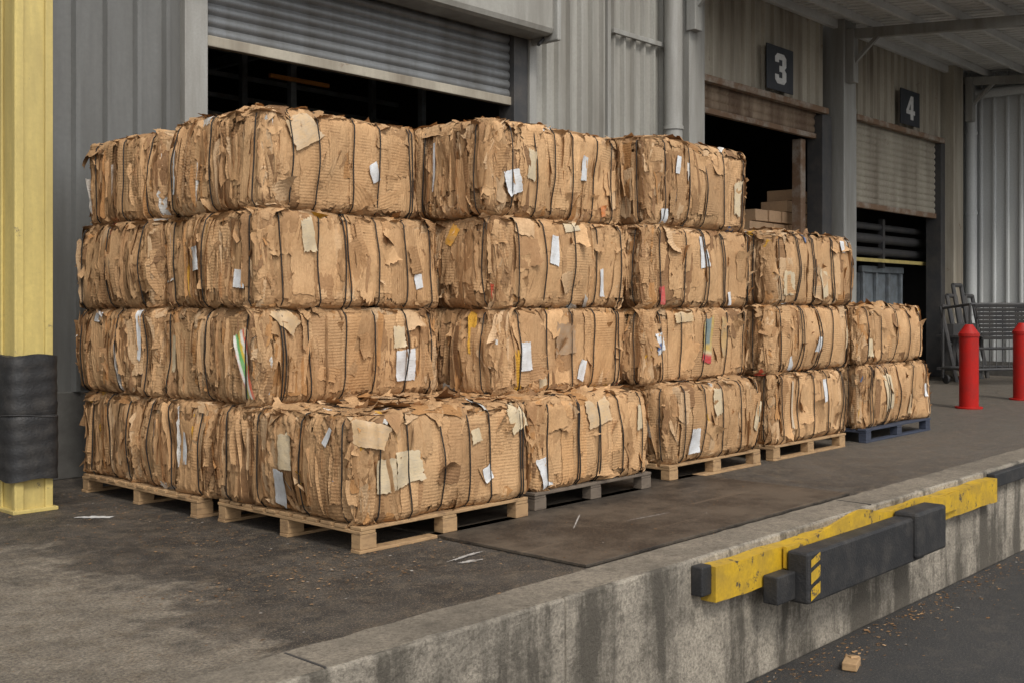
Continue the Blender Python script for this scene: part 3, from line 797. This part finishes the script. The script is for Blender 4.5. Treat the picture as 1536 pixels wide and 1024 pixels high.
bales=[
(4.95,6.68,5.96,7.72,.18,.93,True,6,4,1.15,[(0,.12,.45,.19,.27,.05,CREAM),(0,.24,.5,.26,.27,.1,CREAM),(0,.72,.32,.12,.13,.3,WHITE),(0,.64,.72,.1,.12,.2,CREAM),(1,.48,.25,.15,.32,.2,WHITE),(1,.42,.62,.16,.3,-.05,CREAM),(0,.9,.86,.2,.24,.4,CREAM),(1,.16,.8,.06,.16,.6,WHITE),(0,.04,.84,.3,.2,-.25,(.54,.36,.19))]),
(4.93,6.66,7.76,8.84,.17,.93,False,5,3,1.0,[(1,.3,.5,.06,.3,.1,WHITE)]),
(4.92,6.66,8.88,9.9,.17,.92,False,5,3,1.0,[]),
(4.95,6.80,7.12,8.55,.94,1.68,False,6,3,1.1,[(0,.77,.36,.23,.3,.05,WHITE),(0,.73,.68,.14,.2,0,CREAM),(1,.12,.42,.13,.6,-.3,stripes),(1,.84,.5,.09,.34,.0,CREAM),(0,.12,.9,.16,.3,.9,(.54,.37,.2))]),
(4.93,6.75,8.57,9.97,.93,1.68,False,5,3,.9,[(1,.2,.7,.05,.5,.1,WHITE),(1,.7,.9,.12,.1,.1,WHITE)]),
(4.97,6.80,7.12,8.57,1.69,2.45,False,6,3,1.1,[(0,.85,.3,.09,.14,.2,WHITE),(1,.17,.3,.12,.16,.1,WHITE),(1,.56,.52,.13,.22,-.1,WHITE),(0,.22,.75,.12,.3,.2,CREAM)]),
(4.93,6.75,8.6,10.0,1.68,2.44,False,5,3,.9,[]),
(5.0,6.58,7.15,8.5,2.46,3.24,True,5,3,1.1,[(0,.66,.45,.11,.18,.45,WHITE),(1,.88,.45,.07,.42,-.1,WHITE),(0,.2,.8,.3,.28,.5,(.55,.38,.21))]),
(4.97,6.6,8.55,9.9,2.45,3.2,True,5,3,.9,[]),
(6.86,8.48,6.05,7.75,.17,.92,True,5,3,1.0,[(0,.06,.22,.12,.28,.25,WHITE),(0,.5,.82,.36,.26,.15,(.55,.38,.21)),(0,.88,.7,.12,.25,0,CREAM)]),
(6.98,8.76,6.55,8.3,.93,1.68,False,5,3,1.0,[(0,.15,.45,.13,.28,.05,WHITE),(0,.6,.25,.12,.22,-.3,WHITE),(0,.47,.63,.3,.32,.02,(.36,.22,.115)),(0,.26,.2,.1,.2,.3,CREAM)]),
(6.98,8.76,6.55,8.3,1.69,2.48,False,5,3,1.0,[(0,.36,.65,.13,.3,-.15,WHITE),(1,.3,.8,.12,.2,.4,(.62,.30,.03)),(0,.78,.3,.05,.3,.1,WHITE),(0,.5,.93,.22,.1,.1,CREAM)]),
(6.93,8.72,6.58,8.3,2.49,3.32,True,6,3,1.0,[(0,.10,.35,.2,.24,.3,WHITE),(0,.23,.55,.13,.3,-.2,CREAM),(0,.66,.6,.1,.26,-.1,WHITE),(0,.84,.15,.06,.12,.2,(.6,.2,.05)),(1,.4,.55,.03,.5,0,WHITE)]),
(8.95,10.66,6.14,7.9,.17,.93,False,5,3,.9,[(0,.2,.28,.15,.28,.05,WHITE),(0,.44,.75,.2,.3,0,CREAM),(0,.9,.5,.14,.36,-.3,CREAM)]),
(8.9,10.75,6.34,8.1,.94,1.68,False,5,3,.9,[(0,.08,.55,.18,.22,.2,bluew),(0,.52,.55,.15,.5,0,poster),(0,.68,.6,.13,.45,0,(.48,.30,.12)),(0,.3,.88,.3,.12,.1,(.56,.4,.22))]),
(8.9,10.75,6.34,8.1,1.69,2.5,False,5,3,.9,[(0,.48,.7,.16,.36,.1,WHITE),(0,.75,.12,.06,.16,.1,WHITE),(0,.1,.15,.06,.2,.1,(.5,.06,.05))]),
(8.93,10.72,6.34,8.1,2.51,3.37,True,5,3,.9,[(0,.2,.7,.08,.2,-.1,WHITE),(0,.08,.1,.12,.16,.1,WHITE),(0,.85,.4,.12,.4,0,CREAM)]),
(11.0,12.72,6.18,7.9,.17,.95,False,5,3,.8,[(0,.22,.55,.07,.6,0,(.55,.43,.3)),(0,.68,.7,.1,.3,.1,WHITE)]),
(10.95,12.95,6.2,8.0,.96,1.71,False,5,3,.8,[(0,.2,.15,.1,.18,0,WHITE),(0,.5,.4,.16,.22,-.2,WHITE),(0,.92,.5,.1,.3,0,CREAM)]),
(10.97,12.95,6.2,8.0,1.72,2.54,True,5,3,.8,[(0,.17,.3,.26,.3,0,CREAM),(0,.62,.3,.18,.36,0,CREAM),(0,.85,.85,.1,.16,0,WHITE)]),
(13.25,15.3,6.18,7.9,.17,.96,False,5,3,.8,[(0,.3,.55,.2,.5,.1,CREAM),(0,.68,.3,.12,.3,0,(.55,.38,.21)),(0,.9,.5,.07,.2,0,WHITE)]),
(13.2,15.1,6.2,7.95,.97,1.7,True,5,3,.8,[(0,.1,.3,.1,.25,0,CREAM)]),
]
for i,(u0,u1,v0,v1,z0,z1,top,sf,sl,det,labs) in enumerate(bales):
    bl=Bale(u0,u1,v0,v1,z0,z1,i+3,det,top,sf,sl)
    e=empty('cardboard_bale');e.location=tuple(bl.c)
    bl.build(e)
    if labs:
        V=[];F=[];Cs=[];U=[];b=0
        for (f,fs,ft,w,h,rot,col) in labs:
            A,Cc,_=bl.ext(f)
            S=-A+2*A*fs;T=-Cc+2*Cc*ft
            rag=.02 if col in (WHITE,) else .05
            v_,f_,c_,u_=bl.gen(f,1,[S],[T],[w*.92],[h*.88],[rot],[0],[.031+.002*len(V)],[.04],rag,col if callable(col) else [col],g=14,ripple=.007,c0=.6)
            V.append(v_);F.append(f_+b);Cs.append(c_);U.append(u_);b+=len(v_)
        bl.mesh('paper_labels',V,F,Cs,U,'paper',e)

# ------------------------------------------------------------------ debris
def debris(name,n,fu,zf,smin,smax,mat='card'):
    r=np.random.default_rng(n)
    V=[];F=[];Cc=[]
    for i in range(n):
        u,v=fu(r);z=zf
        s=smin+(smax-smin)*r.random()**3;an=r.uniform(0,6.28);el=r.uniform(.2,1)
        k=len(V)
        for q in range(4):
            t=an+q*math.pi/2+r.uniform(-.4,.4);rr=s*r.uniform(.5,1)
            x=math.cos(t)*rr;y=math.sin(t)*rr*el
            V.append((u+x,v+y,z+.002+r.uniform(0,.2)*s))
        F.append((k,k+1,k+2,k+3))
        c=(KR[r.integers(0,len(KR))]*r.uniform(.4,.95)) if r.random()<.95 else np.array((.5,.48,.44))
        Cc+= [c]*4
    me=bpy.data.meshes.new(name);me.from_pydata(V,[],F);me.update()
    me.uv_layers.new(name='UVMap')
    ca=me.color_attributes.new('Col','FLOAT_COLOR','POINT')
    Cc=np.array(Cc);ca.data.foreach_set('color',np.concatenate((Cc,np.ones((len(Cc),1))),1).astype(np.float32).ravel())
    me.materials.append(M[mat]);o=bpy.data.objects.new(name,me);COL.objects.link(o)
def f1(r):
    if r.random()<.5:
        u=r.uniform(3.2,9);v=6.0-abs(r.normal(0,.5))
        return u,max(v,4.5)
    return 4.9-abs(r.normal(0,.6)),r.uniform(5.2,10)
debris('cardboard_debris',4200,f1,.005,.003,.020)
def f2(r): return r.uniform(2,18),4.5+abs(r.normal(0,.9))
debris('floor_litter',1000,f2,.024,.002,.014)
def f3(r): return r.uniform(3,16),4.12-abs(r.normal(0,.22))
debris('ground_litter',2600,f3,-1.0,.004,.034)
def f4(r): return r.uniform(3,18),r.uniform(0,4.1)
debris('ground_litter',900,f4,-1.0,.003,.02)
MB().rbox((7.85,3.75,-.965),(.2,.11,.06),.3).rbox((7.93,3.78,-.955),(.1,.08,.05),1.0,.2).obj('wood_offcut','wood',None,.008)
def blot(name,u,v,w,h,rot,z=.006,mat='floorwhite'):
    m=MB();r=random.Random(int(u*100));n=30
    for i in range(n):
        t=2*math.pi*i/n;q=r.uniform(.5,1)
        x=math.cos(t)*w*q;y=math.sin(t)*h*q
        m.v.append((u+x*math.cos(rot)-y*math.sin(rot),v+x*math.sin(rot)+y*math.cos(rot),z))
    m.f.append(tuple(range(n)));m.obj(name,mat)
blot('paper_scrap',4.35,8.55,.2,.07,-.8,mat='white')
blot('floor_paint_mark',5.38,5.35,.24,.022,.15)
blot('floor_paint_mark',5.28,5.22,.12,.04,-.2)
blot('floor_paint_mark',6.75,5.5,.35,.008,.6,z=.028)
blot('floor_paint_mark',7.3,5.2,.30,.008,-.1,z=.028)

# ------------------------------------------------------------------ light & camera
wd=bpy.data.worlds.new('World');scene.world=wd;wd.use_nodes=True
nt=wd.node_tree;nt.nodes.clear()
sky=nt.nodes.new('ShaderNodeTexSky');sky.sky_type='NISHITA';sky.sun_disc=False
sky.sun_elevation=math.radians(48);
az=Vector((-.42,-1,0)).normalized()
sky.sun_rotation=math.atan2(az.x,az.y)
sky.air_density=1;sky.dust_density=3
hs=nt.nodes.new('ShaderNodeHueSaturation');hs.inputs['Saturation'].default_value=.12;hs.inputs['Value'].default_value=1.2
bg=nt.nodes.new('ShaderNodeBackground');bg.inputs[1].default_value=.15
ow=nt.nodes.new('ShaderNodeOutputWorld')
nt.links.new(sky.outputs[0],hs.inputs['Color']);nt.links.new(hs.outputs[0],bg.inputs[0]);nt.links.new(bg.outputs[0],ow.inputs[0])
sl=bpy.data.lights.new('sun','SUN');sl.energy=1.5;sl.angle=math.radians(12);sl.color=(1,.94,.85)
so=bpy.data.objects.new('sun',sl);COL.objects.link(so)
el=math.radians(48);d=Vector((az.x*math.cos(el),az.y*math.cos(el),math.sin(el)))
so.rotation_euler=d.to_track_quat('Z','Y').to_euler()
cam=bpy.data.cameras.new('camera');co=bpy.data.objects.new('camera',cam);COL.objects.link(co)
cam.sensor_width=36;cam.lens=39.1;cam.shift_y=-.0339;cam.clip_end=1500
co.location=(0,0,1.7);co.rotation_euler=(math.radians(90),0,math.radians(-47.5))
scene.camera=co
scene.view_settings.view_transform='Standard';scene.view_settings.look='None';scene.view_settings.exposure=0
